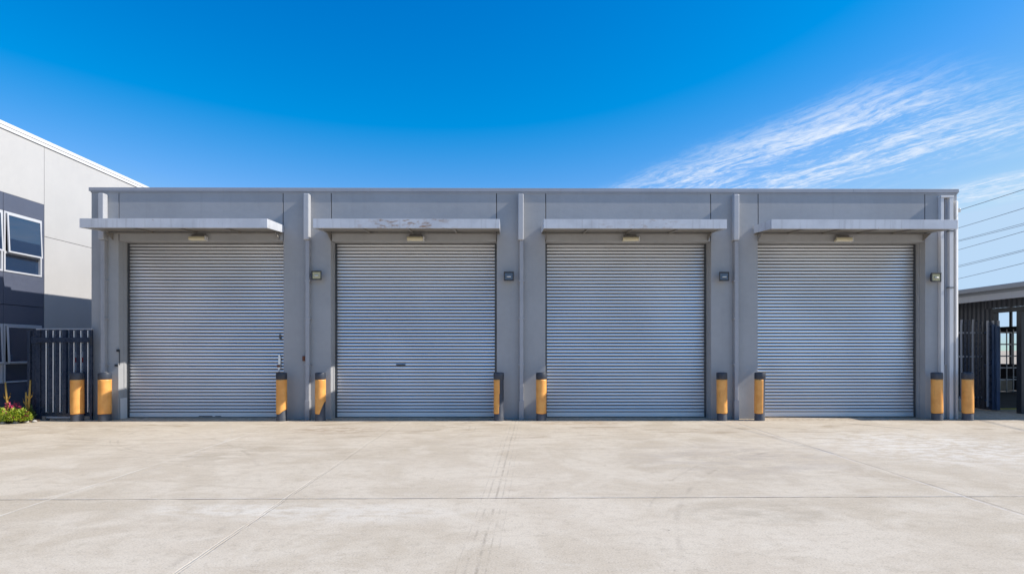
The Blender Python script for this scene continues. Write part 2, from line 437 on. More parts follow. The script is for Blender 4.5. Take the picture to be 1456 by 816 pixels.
for i, (x0, x1) in enumerate(bays):
    d = door_mesh(x0+.025, x1-.025, .13, ZD+.06, 20+i).build('roller_door', M['shutter'], W)
    d.data.materials.append(M['groove_shade']); autosmooth(d, 50)
    if dlabels[i]: d['label'] = dlabels[i]
    b = MB(); b.box(x0+.03, x1-.03, YD-.018, YD+.02, .018, .128); b.box(x0+.03, x1-.03, YD-.030, YD-.019, .03, .055)
    b.build('bottom_rail', M['shutter'], d, bevel=.003)
    box('rubber_seal', M['black'], d, x0+.03, x1-.03, YD-.012, YD+.012, 0.001, .017)
    for sx0, sx1 in ((x0+.001, x0+.05), (x1-.05, x1-.001)):
        b = MB(); b.box(sx0, sx1, YD-.034, YD-.024, .002, ZD-.01)
        b.box(sx0, sx0+.006, YD-.0235, YD+.05, .002, ZD-.01) if sx0 < x0+.01 else b.box(sx1-.006, sx1, YD-.0235, YD+.05, .002, ZD-.01)
        b.build('guide_rail', M['guide'], d)
    doors.append(d)
def zat(py, Y): return EYE+(HZ-py)*Y/F
# handle on the second door, damage and slide lock on the first
hx = X(571, YD); hz = zat(518.5, YD)
b = MB(); b.box(hx-.13, hx+.10, YD-.028, YD-.018, hz-.012, hz+.022); b.box(hx-.09, hx+.05, YD-.045, YD-.029, hz-.006, hz+.008)
b.build('handle', M['guide'], doors[1], bevel=.003)
lx = X(398, YD)
b = MB()
b.prism([(lx-.03, zat(526, YD)), (lx+.03, zat(524, YD)), (lx+.035, zat(508, YD)), (lx+.01, zat(503, YD)), (lx-.02, zat(505, YD))], 'y', YD-.05, YD-.036)
b.build('torn_plate', M['shutter'], doors[0], bevel=.003)
b = MB(); b.box(lx-.045, lx+.02, YD-.075, YD-.051, zat(520, YD)-.03, zat(520, YD)+.03); b.build('lock_keep', M['rust'], doors[0], bevel=.004)
b = MB(); b.tube([(lx, YD-.06, zat(526, YD)-.02), (lx+.01, YD-.07, zat(531, YD)-.03)], .012)
b.build('slide_lock', M['rust'], doors[0], bevel=.004)
b = MB()
z_ = zat(478, YD)
b.prism([(lx-.01, z_-.04), (lx+.05, z_-.10), (lx+.065, z_-.07), (lx+.02, z_+.0), (lx+.04, z_+.05), (lx+.0, z_+.05)], 'y', YD-.042, YD-.036)
b.build('bent_slat', M['guide'], doors[0])
for (px, py, ww, hh) in ((420*.43+170, 588.6, .34, .022),):
    xx = X(300, YD); b = MB()
    b.box(xx-.28, xx+.05, YD-.034, YD-.0305, .035, .052); b.box(xx+.12, xx+.26, YD-.034, YD-.0305, .036, .05)
    b.build('latch_bar', M['dark'], doors[0])

# canopies ------------------------------------------------------------
YC = YF-1.0
awn = [(X(113, YC), X(380, YC)), (X(445, YC), X(710.5, YC)), (X(773, YC), X(1033.5, YC)), (X(1097, YC), X(1362, YC))]
ZC0, ZC1 = 4.388, 4.595
for i, (x0, x1) in enumerate(awn):
    a = MB()                                                        # folded fascia on three sides
    a.box(x0, x1, YC, YC+.012, ZC0, ZC1)
    for s0, s1 in ((x0, x0+.010), (x1-.010, x1)):
        a.prism([(YC+.014, ZC0), (YC+.014, ZC1), (YF-.006, ZC1+.055), (YF-.006, ZC0+.085)], 'x', s0, s1)
    A = a.build('awning', M['fascia'], W, bevel=.003)
    if i == 1: A['label'] = 'awning with a rust stained front edge'
    t_ = MB()
    t_.prism([(YC+.014, ZC1-.035), (YC+.014, ZC1-.015), (YF-.006, ZC1+.04), (YF-.006, ZC1+.02)], 'x', x0+.012, x1-.012)
    t_.build('roof_sheet', M['trim'], A)
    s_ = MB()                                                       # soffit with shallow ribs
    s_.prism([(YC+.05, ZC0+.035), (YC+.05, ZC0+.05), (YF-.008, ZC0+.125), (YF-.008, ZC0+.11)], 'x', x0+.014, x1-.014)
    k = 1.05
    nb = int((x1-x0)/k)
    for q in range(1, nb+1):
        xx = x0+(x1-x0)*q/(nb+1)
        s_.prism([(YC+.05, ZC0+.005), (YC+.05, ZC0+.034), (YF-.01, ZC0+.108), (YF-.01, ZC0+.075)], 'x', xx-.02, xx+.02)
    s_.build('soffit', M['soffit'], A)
    a = MB(); a.box(x0+.012, x1-.012, YC+.014, YC+.05, ZC0, ZC0+.008); a.build('front_lip', M['fascia'], A)
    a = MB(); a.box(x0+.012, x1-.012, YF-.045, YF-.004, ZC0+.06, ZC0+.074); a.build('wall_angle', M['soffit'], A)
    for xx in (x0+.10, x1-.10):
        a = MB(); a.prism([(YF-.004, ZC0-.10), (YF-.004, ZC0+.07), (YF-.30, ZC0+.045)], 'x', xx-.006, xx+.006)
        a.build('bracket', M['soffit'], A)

# downpipes ------------------------------------------------------------
def pipe(px, w_up=.135, w_lo=.095, left=False):
    xc = X(px, YF-.08); zt = zat(278, YF); zm = zat(343, YF)
    u = MB(); u.box(xc-w_up/2, xc+w_up/2, YF-.17, YF-.001, zm, zt)
    P = u.build('downpipe', M['pipe'], W, bevel=.02)
    l = MB(); l.box(xc+w_up/2-w_lo-.004, xc+w_up/2-.004, YF-.13, YF-.002, .0, zm-.002); l.build('lower_pipe', M['pier_pipe'], P, bevel=.012)
    f = MB(); f.box(xc+w_up/2-w_lo-.014, xc+w_up/2+.004, YF-.14, YF-.001, .0, .46); f.build('pipe_shoe', M['pier_pipe'], P, bevel=.006)
    for z in (1.3, 2.4, 3.3):
        c_ = MB(); c_.box(xc+w_up/2-w_lo-.024, xc+w_up/2+.016, YF-.135, YF-.0005, z, z+.03); c_.build('clip', M['pier_pipe'], P)
    return P
P1 = pipe(146.5); P2 = pipe(436.8); P3 = pipe(740.5); P4 = pipe(1045.5)
xx = X(432, YF)
b = MB(); b.box(xx-.02, xx+.05, YF-.05, YF-.001, zat(513, YF), zat(506, YF)); b.build('rusty_bracket', M['rust'], W, bevel=.004)['label'] = 'rusty stub of a bracket beside the second downpipe'
# right hand corner: two pipes, a cover strip and a corner flashing
zt = zat(278.5, YF)
b = MB(); b.box(X(1337.5, YF-.09), X(1342, YF-.09), YF-.10, YF-.001, 0, zt-.05); b.build('downpipe', M['whitetrim'], W, bevel=.006)
b = MB(); b.box(X(1342.3, YF), X(1349, YF), YF-.03, YF-.001, 1.3, zt-.06); b.build('cover_strip', M['trim'], W, bevel=.003)
b = MB(); b.box(X(1349.5, YF-.09), X(1355, YF-.09), YF-.11, YF-.001, 0, zt-.05); b.build('downpipe', M['whitetrim'], W, bevel=.006)
b = MB(); b.box(X(1337, YF-.09), X(1355.6, YF-.09), YF-.115, YF-.001, zt-.049, zt); b.build('rainhead', M['whitetrim'], W, bevel=.006)
b = MB(); b.prism([(X(1355.6, YF), YF-.001), (X(1355.6, YF), YF-.085), (X(1356.6, YF), YF-.085), (XR+.02, YF-.02), (XR+.02, YF+.12), (XR+.005, YF+.12), (XR+.005, YF-.001)], 'z', 0, ZT-.20); b.build('corner_flashing', M['whitetrim'], W, bevel=.003)
for py in (329, 409):
    b = MB(); b.box(X(1348.5, YF-.12), X(1356.5, YF-.12), YF-.122, YF-.052, zat(py, YF)-.012, zat(py, YF)+.012); b.build('clip', M['guide'], W)
# first door: steel corner guard, rod and keeper on the left reveal
xg = J['a']
b = MB(); b.box(xg-.001, xg+.012, YF+.05, YF+.30, .0, .50); b.build('corner_guard', M['whitetrim'], W, bevel=.003)
b = MB()
b.tube([(xg+.03, YF-.02, 1.30), (xg+.03, YF-.02, 1.64)], .009); b.box(xg-.03, xg+.03, YF-.05, YF-.001, 1.62, 1.68); b.box(xg-.08, xg-.02, YF-.04, YF-.001, 1.27, 1.32)
b.build('drop_bolt', M['dark'], W, bevel=.003)

# lamps ------------------------------------------------------------
def bulkhead(px, label):
    x = X(px, YF-.1); z0 = zat(342, YF-.15); z1 = zat(329, YF)
    L = thing('bulkhead_lamp', label, 'wall light', (x, YF, z0), 'bulkhead lamps under the awnings')
    b = MB(); b.prism([(YF-.004, z0+.02), (YF-.11, z0+.085), (YF-.10, z0+.125), (YF-.05, z0+.16), (YF-.004, z0+.16)], 'x', x-.15, x+.15); b.build('housing', M['soffit'], L, bevel=.008)
    b = MB(); b.prism([(YF-.03, z0-.005), (YF-.155, z0), (YF-.17, z0+.03), (YF-.165, z0+.08), (YF-.152, z0+.083), (YF-.03, z0+.03)], 'x', x-.19, x+.19); b.build('lens', M['lens'], L, bevel=.012)
    b = MB(); b.box(x+.192, x+.215, YF-.16, YF-.02, z0-.005, z0+.10); b.build('end_cap', M['whitetrim'], L, bevel=.006)
    return L
bulkhead(281, 'pale bulkhead lamp under the awning of the leftmost roller door')
bulkhead(590.5, 'pale bulkhead lamp under the rust stained awning')
bulkhead(896.5, 'pale bulkhead lamp under the awning third from the left')
bulkhead(1199, 'pale bulkhead lamp under the awning of the rightmost roller door')
def flood(px, py, tilt, label, mt):
    x = X(px, YF-.1); z = zat(py, YF)
    L = thing('floodlight', label, 'floodlight', (x, YF, z), 'square floodlights on the piers')
    b = MB(); b.box(x-.03, x+.03, YF-.05, YF-.001, z-.04, z+.04); b.tube([(x, YF-.045, z), (x, YF-.08, z)], .02); b.build('bracket', M['housing'], L, bevel=.004)
    def ring(dx0, dx1, y0, y1, k0=1., k1=1.):
        b = MB(); v = []
        for y, k in ((y0, k0), (y1, k1)):
            for sx, sz in ((-1, -1), (1, -1), (1, 1), (-1, 1)): v.append(b.bm.verts.new((x+dx0*sx*k, y, z+dx1*sz*k)))
        for q in ((0,1,2,3), (7,6,5,4), (0,4,5,1), (1,5,6,2), (2,6,7,3), (3,7,4,0)): b.bm.faces.new([v[i] for i in q])
        return b
    body = ring(.118, .108, YF-.17, YF-.08, 1., .72).build('housing', M['housing'], L, bevel=.012)
    ln = ring(.094, .080, YF-.178, YF-.171).build('lens', mt, L, bevel=.003)
    b = MB(); b.box(x-.12, x+.12, YF-.195, YF-.172, z+.084, z+.11); b.box(x-.12, x+.12, YF-.185, YF-.172, z-.11, z-.09)
    b.box(x-.12, x-.096, YF-.185, YF-.172, z-.089, z+.083); b.box(x+.096, x+.12, YF-.185, YF-.172, z-.089, z+.083); b.build('rim', M['housing'], L, bevel=.004)
    # lamp bulb and reflector shape behind the glass
    b = MB(); b.tube([(x-.05, YF-.186, z-.01), (x+.05, YF-.186, z-.01)], .018); b.build('bulb', M['porcelain'], L, smooth=True)
    # aim
    for o in (body, ln): pass
    return L
flood(451.5, 393, 0, 'floodlight with yellowed glass left of the second roller door', M['prism'])
flood(723.5, 394, 0, 'dark floodlight right of the second roller door, near the middle of the facade', M['glass'])
flood(1028, 394, 0, 'floodlight between the third and fourth roller doors', M['glass'])
flood(1328, 395, 0, 'rightmost floodlight, on the end pier beside the white downpipes', M['prism'])

# ------------------------------------------------------------------ bollards
YBo = 14.2
bol = [ # px, list of (edge function start angle, end angle, lower edge kind), label
 (110, 'full', 'yellow bollard with black cap standing in front of the navy gate'),
 (149, 'full', 'yellow bollard between the navy gate and the first roller door'),
 (400.5, 'tilt', 'yellow bollard at the right edge of the first roller door, sleeve slanting at the foot'),
 (455.5, 'slash', 'yellow bollard left of the second roller door, sleeve torn away diagonally at lower right'),
 (709.5, 'half', 'bollard right of the second roller door, its right half black and bare'),
 (769.5, 'full', 'yellow bollard with scuffed black foot at the left edge of the third roller door'),
 (1026.5, 'full', 'yellow bollard right of the third roller door, nearest to the fourth downpipe'),
 (1080, 'third', 'bollard at the left edge of the fourth roller door, black strip down its right'),
 (1332.5, 'dent', 'scratched yellow bollard right of the fourth roller door, below the white downpipes'),
 (1376, 'full', 'rightmost yellow bollard, standing clear of the warehouse corner'),
]
for px, kind, label in bol:
    x = X(px, YBo); rr = .131 if px < 200 else .114; H = 1.13
    rnd = random.Random(int(px))
    Bo = thing('bollard', label, 'bollard', (x, YBo, 0), 'bollards guarding the roller doors')
    b = MB(); b.lathe([(rr+.004, -.03), (rr+.004, .10), (rr, .11), (rr, H-.01)], x, YBo, 40)
    autosmooth(b.build('post', M['black'], Bo))
    b = MB(); b.lathe([(rr+.008, H-.155), (rr+.011, H-.15), (rr+.011, H-.02), (rr+.005, H-.004), (rr-.03, H+.004), (.02, H+.008)], x, YBo, 40)
    autosmooth(b.build('cap', M['black'], Bo))
    # sleeve: a bent sheet around the post with its own lower edge and seam
    bm = bmesh.new(); n = 72; cols = []
    for i in range(n+1):
        a = 2*math.pi*i/n                                  # a = 0 faces +x (right), 3pi/2 faces the viewer
        u = math.cos(a)                                    # -1 left .. 1 right as seen from the yard
        front = math.sin(a) < .35
        lo = .168+.004*math.sin(a*3+px); hi = H-.158; keep = True
        if kind == 'tilt': lo += max(0, (u+.1))*.09
        if kind == 'slash' and u > .1: lo += (u-.1)*.33
        if kind == 'half':  keep = not (u > .22 and front)
        if kind == 'third': keep = not (u > .28 and front)
        if kind == 'dent': lo += max(0, u-.3)*.03
        cols.append((a, lo, hi, keep))
    NZ = 24
    vv = []
    for a, lo, hi, keep in cols[:-1]:
        row = []
        for k in range(NZ+1):
            z = lo+(hi-lo)*k/NZ
            r2 = rr+.009+.0012*math.sin(z*7+a*2+px)
            if kind == 'half' and .25 < math.cos(a) <= .40: z = z
            row.append(bm.verts.new((x+r2*math.cos(a), YBo+r2*math.sin(a), z)))
        vv.append(row)
    for i in range(n):
        if not cols[i][3] or not cols[(i+1) % n][3]:
            # ragged lower cut of the half sleeve leans outwards to the top
            continue
        A_, B_ = vv[i], vv[(i+1) % n]
        for k in range(NZ): 
            if kind == 'half' and math.cos(cols[i][0]) > -.05+.25*(k/NZ) and math.sin(cols[i][0]) < .3: continue
            bm.faces.new((A_[k], B_[k], B_[k+1], A_[k+1]))
    bmesh.ops.delete(bm, geom=[v for v in bm.verts if not v.link_faces], context='VERTS')
    m_ = MB(); m_.bm.free(); m_.bm = bm
    Bo.rotation_euler = (R(rnd.uniform(-.5, .5)), R(rnd.uniform(-.5, .6)), 0)
    o = m_.build('sleeve', M['yellow'], Bo, smooth=True)
    so = o.modifiers.new('thick', 'SOLIDIFY'); so.thickness = .006; so.offset = -1

# ------------------------------------------------------------------ office building on the left
XO = -12.62
O = thing('office_building', 'white two storey office building with slate window bays on the far left', 'building', (XO, 17, 0))
Y0o, Y1o = 6.0, 27.0; yb = YW(63, XO)                  # yb: where the white cladding starts
zr = lambda px, py: EYE+(HZ-py)*YW(px, XO)/F*(1+0)     # heights on the wall plane
ZO = zr(0, 183.5)                                      # underside of the roof trim
w = MB(); TO = .16
G2 = .006
zj = 4.75
yj2 = YW(178, XO)+.0
for (ya, yb_) in ((yb, yb+4.4), (yb+4.4, Y1o)):
    w.box(XO-TO, XO, ya+G2, yb_-G2, 0, zj-G2); w.box(XO-TO, XO, ya+G2, yb_-G2, zj+G2, ZO-G2)
ztop = 5.61
yq = yb-4.3
w.box(XO-TO, XO, yq+G2, yb-G2, ztop+.002, ZO-G2); w.box(XO-TO, XO, Y0o, yq-G2, ztop+.002, ZO-G2)
w.build('wall', M['white'], O, bevel=.003)
w = MB(); w.box(XO-8, XO-TO-.004, Y0o+.02, Y1o-.02, 0, ZO); 
w.build('core_wall', M['joint'], O)
b = MB(); b.box(XO-8.2, XO+.03, Y0o-.05, Y1o+.05, ZO+.002, ZO+.085); b.box(XO-8.2, XO+.045, Y0o-.06, Y1o+.06, ZO+.088, ZO+.18)
b.build('roof_trim', M['whitetrim'], O, bevel=.004)
# slate bay: cladding panels round the windows
wy = [(yb-.10-1.22*(k+1)-.04*k, yb-.10-1.22*k-.04*k) for k in range(5)]
ylo = wy[-1][0]
c_ = MB()
c_.box(XO-TO, XO-.004, ylo, yb-G2, 0, .82)
for (ya, yz) in [(yb-2.55-2.6, yb-1.33-G2), (yb-1.33+G2, yb-G2)]:
    for z0, z1 in ((2.33, 2.80), (2.815, 3.62), (5.16, ztop)): c_.box(XO-TO, XO-.004, ya, yz, z0, z1)
c_.box(XO-TO, XO-.004, wy[0][1]+.002, yb-G2, .822, 2.328); c_.box(XO-TO, XO-.004, wy[0][1]+.002, yb-G2, 3.622, 5.158)
c_.box(XO-TO, XO-.004, Y0o, ylo-.002, 0, ztop)
c_.build('cladding', M['clad'], O, bevel=.003)
for k, (ya, yz) in enumerate(wy[:3]):
    for z0, z1, zm in ((3.63, 5.15, 4.12), (.83, 2.32, 1.33)):
        f = MB(); fx0, fx1 = XO-.08, XO+.012
        t1 = .042
        f.box(fx0, fx1, ya, yz, z0, z0+t1); f.box(fx0, fx1, ya, yz, z1-t1, z1)
        f.box(fx0, fx1, ya, ya+t1, z0+t1, z1-t1); f.box(fx0, fx1, yz-t1, yz, z0+t1, z1-t1)
        f.box(fx0, fx1, ya+t1, yz-t1, zm-.03, zm+.03)
        fr = f.build('window', M['frame'], O, bevel=.003)
        p_ = MB(); p_.box(XO-.06, XO-.05, ya+t1, yz-t1, z0+t1, zm-.03); p_.build('lower_pane', M['glass'], fr)
        # top hung sash, slightly open
        s_ = MB(); e = .038; op = .045
        def sx(z): return XO+.014+op*(z1-.05-z)/(z1-zm)
        def bar(y_a, y_b, za, zb):
            v = [s_.bm.verts.new((sx(z)+dx, y, z)) for dx in (0, .03) for y in (y_a, y_b) for z in (za, zb)]
            for q in ((0,1,3,2),(4,6,7,5),(0,4,5,1),(2,3,7,6),(0,2,6,4),(1,5,7,3)): s_.bm.faces.new([v[i] for i in q])
        a1, a2, b1, b2 = ya+.06, yz-.06, zm+.0, z1-.05
        bar(a1, a2, b1, b1+e); bar(a1, a2, b2-e, b2); bar(a1, a1+e, b1+e, b2-e); bar(a2-e, a2, b1+e, b2-e)
        s_.build('sash', M['frame'], fr)
        s_ = MB(); v = [s_.bm.verts.new((sx(z)+.012, y, z)) for y, z in ((a1+e, b1+e), (a2-e, b1+e), (a2-e, b2-e), (a1+e, b2-e))]
        s_.bm.faces.new(v); v2 = [s_.bm.verts.new((sx(z)+.018, y, z)) for y, z in ((a1+e, b1+e), (a2-e, b1+e), (a2-e, b2-e), (a1+e, b2-e))]
        s_.bm.faces.new(v2[::-1]); s_.build('upper_pane', M['glass'], fr)

# ------------------------------------------------------------------ gate on the left
YG = 14.34
gx0, gx1 = X(53, YG), X(131.5, YG)
Gt = thing('metal_gate', 'navy metal gate of wide upright pales left of the warehouse', 'gate', ((gx0+gx1)/2, YG, 0))
zt = zat(467, YG)
b = MB()
b.box(gx0-.01, gx1+.01, YG-.03, YG+.03, zt-.035, zt); b.build('top_rail', M['trim'], Gt, bevel=.006)
b = MB(); b.box(gx0-.03, gx1+.06, YG-.10, YG-.061, zat(487, YG), zat(480, YG)); b.build('rail', M['gate'], Gt, bevel=.006)
b = MB(); b.box(gx0, gx1, YG-.035, YG+.03, .10, .17); b.build('rail', M['gate'], Gt, bevel=.006)
b = MB(); b.box(gx1+.03, gx1+.075, YG-.14, YG-.101, zat(490, YG), zat(478, YG)); b.build('latch', M['dark'], Gt, bevel=.006)
for x0, x1 in ((gx0-.01, gx0+.09), (gx1-.05, gx1)):
    b = MB(); b.box(x0, x1, YG-.03, YG+.03, .02, zt-.036); b.build('stile', M['gate'], Gt, bevel=.006)
np_ = 7; sp = (gx1-.06-gx0-.10)/np_
for k in range(np_):
    xc = gx0+.10+sp*(k+.5); hw = sp*.36
    b = MB()
    b.prism([(xc-hw, YG+.0), (xc-hw*.72, YG-.055), (xc+hw*.72, YG-.055), (xc+hw, YG+.0), (xc+hw, YG+.006), (xc+hw*.70, YG-.049), (xc-hw*.70, YG-.049), (xc-hw, YG+.006)], 'z', .171, zt-.037)
    b.build('pale', M['gate'], Gt)
    if k != 3:
        b = MB(); b.tube([(xc+hw+.014, YG-.058, .2), (xc+hw+.014, YG-.058, zt-.05)], .012); b.build('lit_edge', M['whitetrim'], Gt)  # white strips added to stand in for the sunlit edges of the pales
b = MB(); b.box(gx0+.25, gx1-.2, YG-.05, YG+.03, .055, .095); b.build('track_cover', M['trim'], Gt)
for xx in (gx0+.25, gx1-.25):
    b = MB(); b.prism([(xx+.05*math.cos(a*math.pi/8), .05+.05*math.sin(a*math.pi/8)) for a in range(16)], 'y', YG-.02, YG+.01); b.build('wheel', M['black'], Gt)
# fixed return panel with its post
yp = YG+.12
FP = thing('gate_post', 'square navy post with a narrow fixed panel at the left end of the gate', 'post', (X(45, yp), yp, 0))
for qa, qb in ((40.5, 44.5), (50.5, 54)):
    b = MB(); b.box(X(qa, yp), X(qb, yp), yp-.04, yp+.04, 0, zat(470, yp)); b.build('post', M['gate'], FP, bevel=.006)
for za, zb in ((zat(489, yp), zat(478, yp)), (.10, .18)):
    b = MB(); b.box(X(44.6, yp), X(50.4, yp), yp-.02, yp+.02, za, zb); b.build('rail', M['gate'], FP)
b = MB(); b.box(X(46, yp), X(49, yp), yp-.008, yp+.008, .19, zat(490, yp)); b.build('pale', M['gate'], FP)
# sign and stored goods seen through the gate
ys = 16.4
sg = thing('warning_sign', 'small red and white sign behind the navy gate', 'sign', (X(113, ys), ys, 0))
xx = X(113, ys)
b = MB(); b.box(xx-.03, xx+.03, ys+.012, ys+.05, 0, zat(486, ys)); b.build('post', M['trim'], sg)
b = MB(); b.box(xx-.11, xx+.11, ys, ys+.01, zat(526, ys), zat(500, ys)); b.build('plate', M['signwhite'], sg)
b = MB(); b.box(xx-.105, xx+.105, ys-.005, ys-.001, zat(515, ys), zat(508, ys)); b.build('red_band', M['red'], sg)
b = MB(); b.box(xx-.08, xx+.08, ys-.005, ys-.001, zat(524, ys), zat(520, ys)); b.build('dark_band', M['dark'], sg)

# ------------------------------------------------------------------ planted bed on the left
bed = MB()
pts = []
for i in range(24):
    a = i/24*2*math.pi; pts.append((-11.95+1.02*math.cos(a)*(1+.05*math.sin(5*a)), 14.05+.33*math.sin(a)))
bed.prism(pts, 'z', .0, .045)
tag(bed.build('garden_bed', M['soil']), kind='structure')
def leaves(name, mt, parent, cx, cy, z0, rx, ry, h, n, size, seed, flower=False):
    rnd = random.Random(seed); bm = bmesh.new()
    for _ in range(n):
        a = rnd.uniform(0, 2*math.pi); r = math.sqrt(rnd.random()); q = rnd.random()**.6
        top = h*(1-.75*r*r)*(.8+.35*math.sin(a*3+seed)*r)
        z = z0+top*(.15+.85*q)
        p = Vector((cx+rx*r*math.cos(a), cy+ry*r*math.sin(a), z))
        d = Vector((math.cos(a)*r+rnd.gauss(0, .5), math.sin(a)*r+rnd.gauss(0, .5), .5+rnd.random())).normalized()
        L = size*rnd.uniform(.6, 1.3); wd = L*.3 if not flower else L*.6
        sd = d.orthogonal().normalized(); sd = Matrix.Rotation(rnd.uniform(0, 6.28), 3, d) @ sd
        up = d.cross(sd)*L*.12
        v = [bm.verts.new(p), bm.verts.new(p+d*L*.5+sd*wd+up), bm.verts.new(p+d*L), bm.verts.new(p+d*L*.5-sd*wd+up)]
        bm.faces.new(v)
    m_ = MB(); m_.bm.free(); m_.bm = bm
    return m_.build(name, mt, parent)
def stalks(parent, cx, cy, hts, seed):
    rnd = random.Random(seed)
    for (dx, dz, h) in hts:
        b = MB(); z = .08
        p0 = Vector((cx+dx*.3, cy, z)); p1 = Vector((cx+dx*.7, cy, z+h*.5)); p2 = Vector((cx+dx, cy, z+h))
        b.tube([p0, p1, p2], .032, 7, .016)
        for s_ in (-1, 1): b.tube([p1, p1+Vector((s_*.06, 0, .07)), p1+Vector((s_*.085, 0, .16))], .020, 6, .009)
        b.build('stem', M['stem'], parent, smooth=True)
pl = [(-11.74, 13.76, .40, .24, .40, 'green', 'low bright green shrub at the left edge of the photo', None),
      (-11.20, 13.80, .30, .22, .33, 'green', 'low yellow green ground plant beside the gate post', None),
      (-11.50, 14.02, .28, .12, .52, 'magenta', 'red and magenta leaved plant among the green shrubs', [(-.12, 0, .84)]),
      (-11.22, 14.14, .16, .12, .40, 'dgreen', 'dark green plant with ochre stalks against the gate post', [(.08, 0, .88), (-.02, 0, .6)])]
for i, (cx, cy, rx, ry, h, mt, lab, st) in enumerate(pl):
    T = thing('shrub', lab, 'plant', (cx, cy, .04), 'low plants in the bed by the gate')
    leaves('foliage', M[mt], T, cx, cy, .03, rx, ry, h, 2600 if mt == 'green' else 380, .055, 5+i)
    if mt == 'green': leaves('flowers', M['magenta'], T, cx, cy, .06, rx, ry, h*1.05, 60, .045, 50+i, True)
    if mt == 'magenta': leaves('lower_leaves', M['green'], T, cx, cy, .03, rx, ry, h*.7, 500, .055, 70+i)
    if st: stalks(T, cx, cy, st, i)
b = MB()
for k in range(11):
    a = -math.pi*.95+k/10*math.pi*.9; cx, cy = -11.93+1.06*math.cos(a), 14.0+.42*math.sin(a)
    b = MB(); b.lathe([(.03, 0.0), (.05+.01*(k % 3), .012), (.04, .045), (.01, .06)], cx, cy, 7)
    tag(b.build('edging_stone', M['kerb'], smooth=True, origin=(cx, cy, 0)), 'pale stone edging the planted bed by the gate', 'stone', 'pale stones edging the bed')

# ------------------------------------------------------------------ open shed on the right
XS = 13.45; XE = 12.72                                  # wall plane and eaves line
SH = thing('open_shed', 'dark open sided metal shed beyond the palisade on the right', 'building', (17, 18, 0))
ze = EYE+(HZ-402)*YW(1456, XE)/F
b = MB(); b.prism([(XE, ze-.16), (XE, ze-.02), (24.4, ze+.75), (24.4, ze+.55), (XE+.05, ze-.16)], 'y', 13.75, 31)
b.build('roof', M['shedroof'], SH, bevel=.004)
b = MB(); b.box(XE-.14, XE-.004, 13.72, 31.02, ze-.10, ze+.03); b.build('gutter', M['shedroof'], SH, bevel=.02)
b = MB(); b.box(XE-.02, XE+.06, 13.76, 31, ze-.34, ze-.165); b.build('fascia_board', M['trim'], SH, bevel=.004)
def corrugated(x, y0, y1, z0, z1, name, pitch=.16):
    n = math.ceil((y1-y0)/pitch); prof = []
    for k in range(n):
        yy = y0+k*pitch; prof += [(x, yy), (x, yy+pitch*.45), (x-.035, yy+pitch*.55), (x-.035, yy+pitch*.9)]
    bm = bmesh.new(); a = [bm.verts.new((p[0], p[1], z0)) for p in prof]; c = [bm.verts.new((p[0], p[1], z1)) for p in prof]
    for i in range(len(prof)-1): bm.faces.new((a[i], a[i+1], c[i+1], c[i]))
    m_ = MB(); m_.bm.free(); m_.bm = bm; o = m_.build(name, M['shedwall'], SH)
    s_ = o.modifiers.new('thick', 'SOLIDIFY'); s_.thickness = .01; return o
yo = YW(1411, XS)
corrugated(XS, yo, 31, 0, ze-.02, 'wall')
zh = EYE+(HZ-437)*YW(1430, XS)/F
corrugated(XS-.045, 13.9, yo+.05, zh, ze-.02, 'header_wall')
b = MB(); b.box(XS-.05, XS+.10, 13.9, yo-.02, zh-.12, zh-.002); b.build('lintel', M['dark'], SH)
yq = YW(1452, XS)
b = MB(); b.box(XS-.06, XS+.12, yq-.08, yq+.08, 0, zh-.122); b.build('post', M['dark'], SH, bevel=.005)
b = MB(); b.box(XS-.04, XS+.10, yo-.10, yo-.022, 0, zh-.122); b.build('post', M['dark'], SH, bevel=.005)
# far side: low wall, glazed band, balustrade
XFs = 23.5
b = MB(); b.box(XFs, XFs+.12, 14, 31, 0, 1.0); b.build('far_wall', M['shedwall'], SH)
b = MB(); b.box(XFs, XFs+.12, 14, 31, 3.75, 4.35); b.box(XFs, XFs+.12, 14, 31, 2.5, 2.75); b.build('far_beam', M['shedwall'], SH)
for k in range(12):
    y = 14.5+k*1.35; b = MB(); b.box(XFs+.02, XFs+.10, y-.05, y+.05, 1.0, 3.75); b.build('mullion', M['dark'], SH)
b = MB(); b.box(14, 23.4, 30.8, 31, 0, 4.2); b.build('end_wall', M['shedwall'], SH)
rk = thing('storage_rack', 'pale metal rack seen inside the dark shed', 'rack', (20.5, 23.2, 0))
b = MB()
for z in (.5, .95, 1.4, 1.85, 2.3): b.box(18.9, 22.6, 23.0, 23.05, z, z+.05)
for k in range(15): b.box(18.9+k*.26, 18.93+k*.26, 22.97, 22.998, .05, 2.45)
b.build('frame', M['pipe'], rk)
for k in range(5):
    b = MB(); b.box(19.0+k*.72, 19.5+k*.72, 23.1, 23.6, .10, .48+.12*(k % 3)); b.build('crate', [M['beige'], M['dark'], M['rust'], M['trim'], M['dark']][k], rk, bevel=.01)

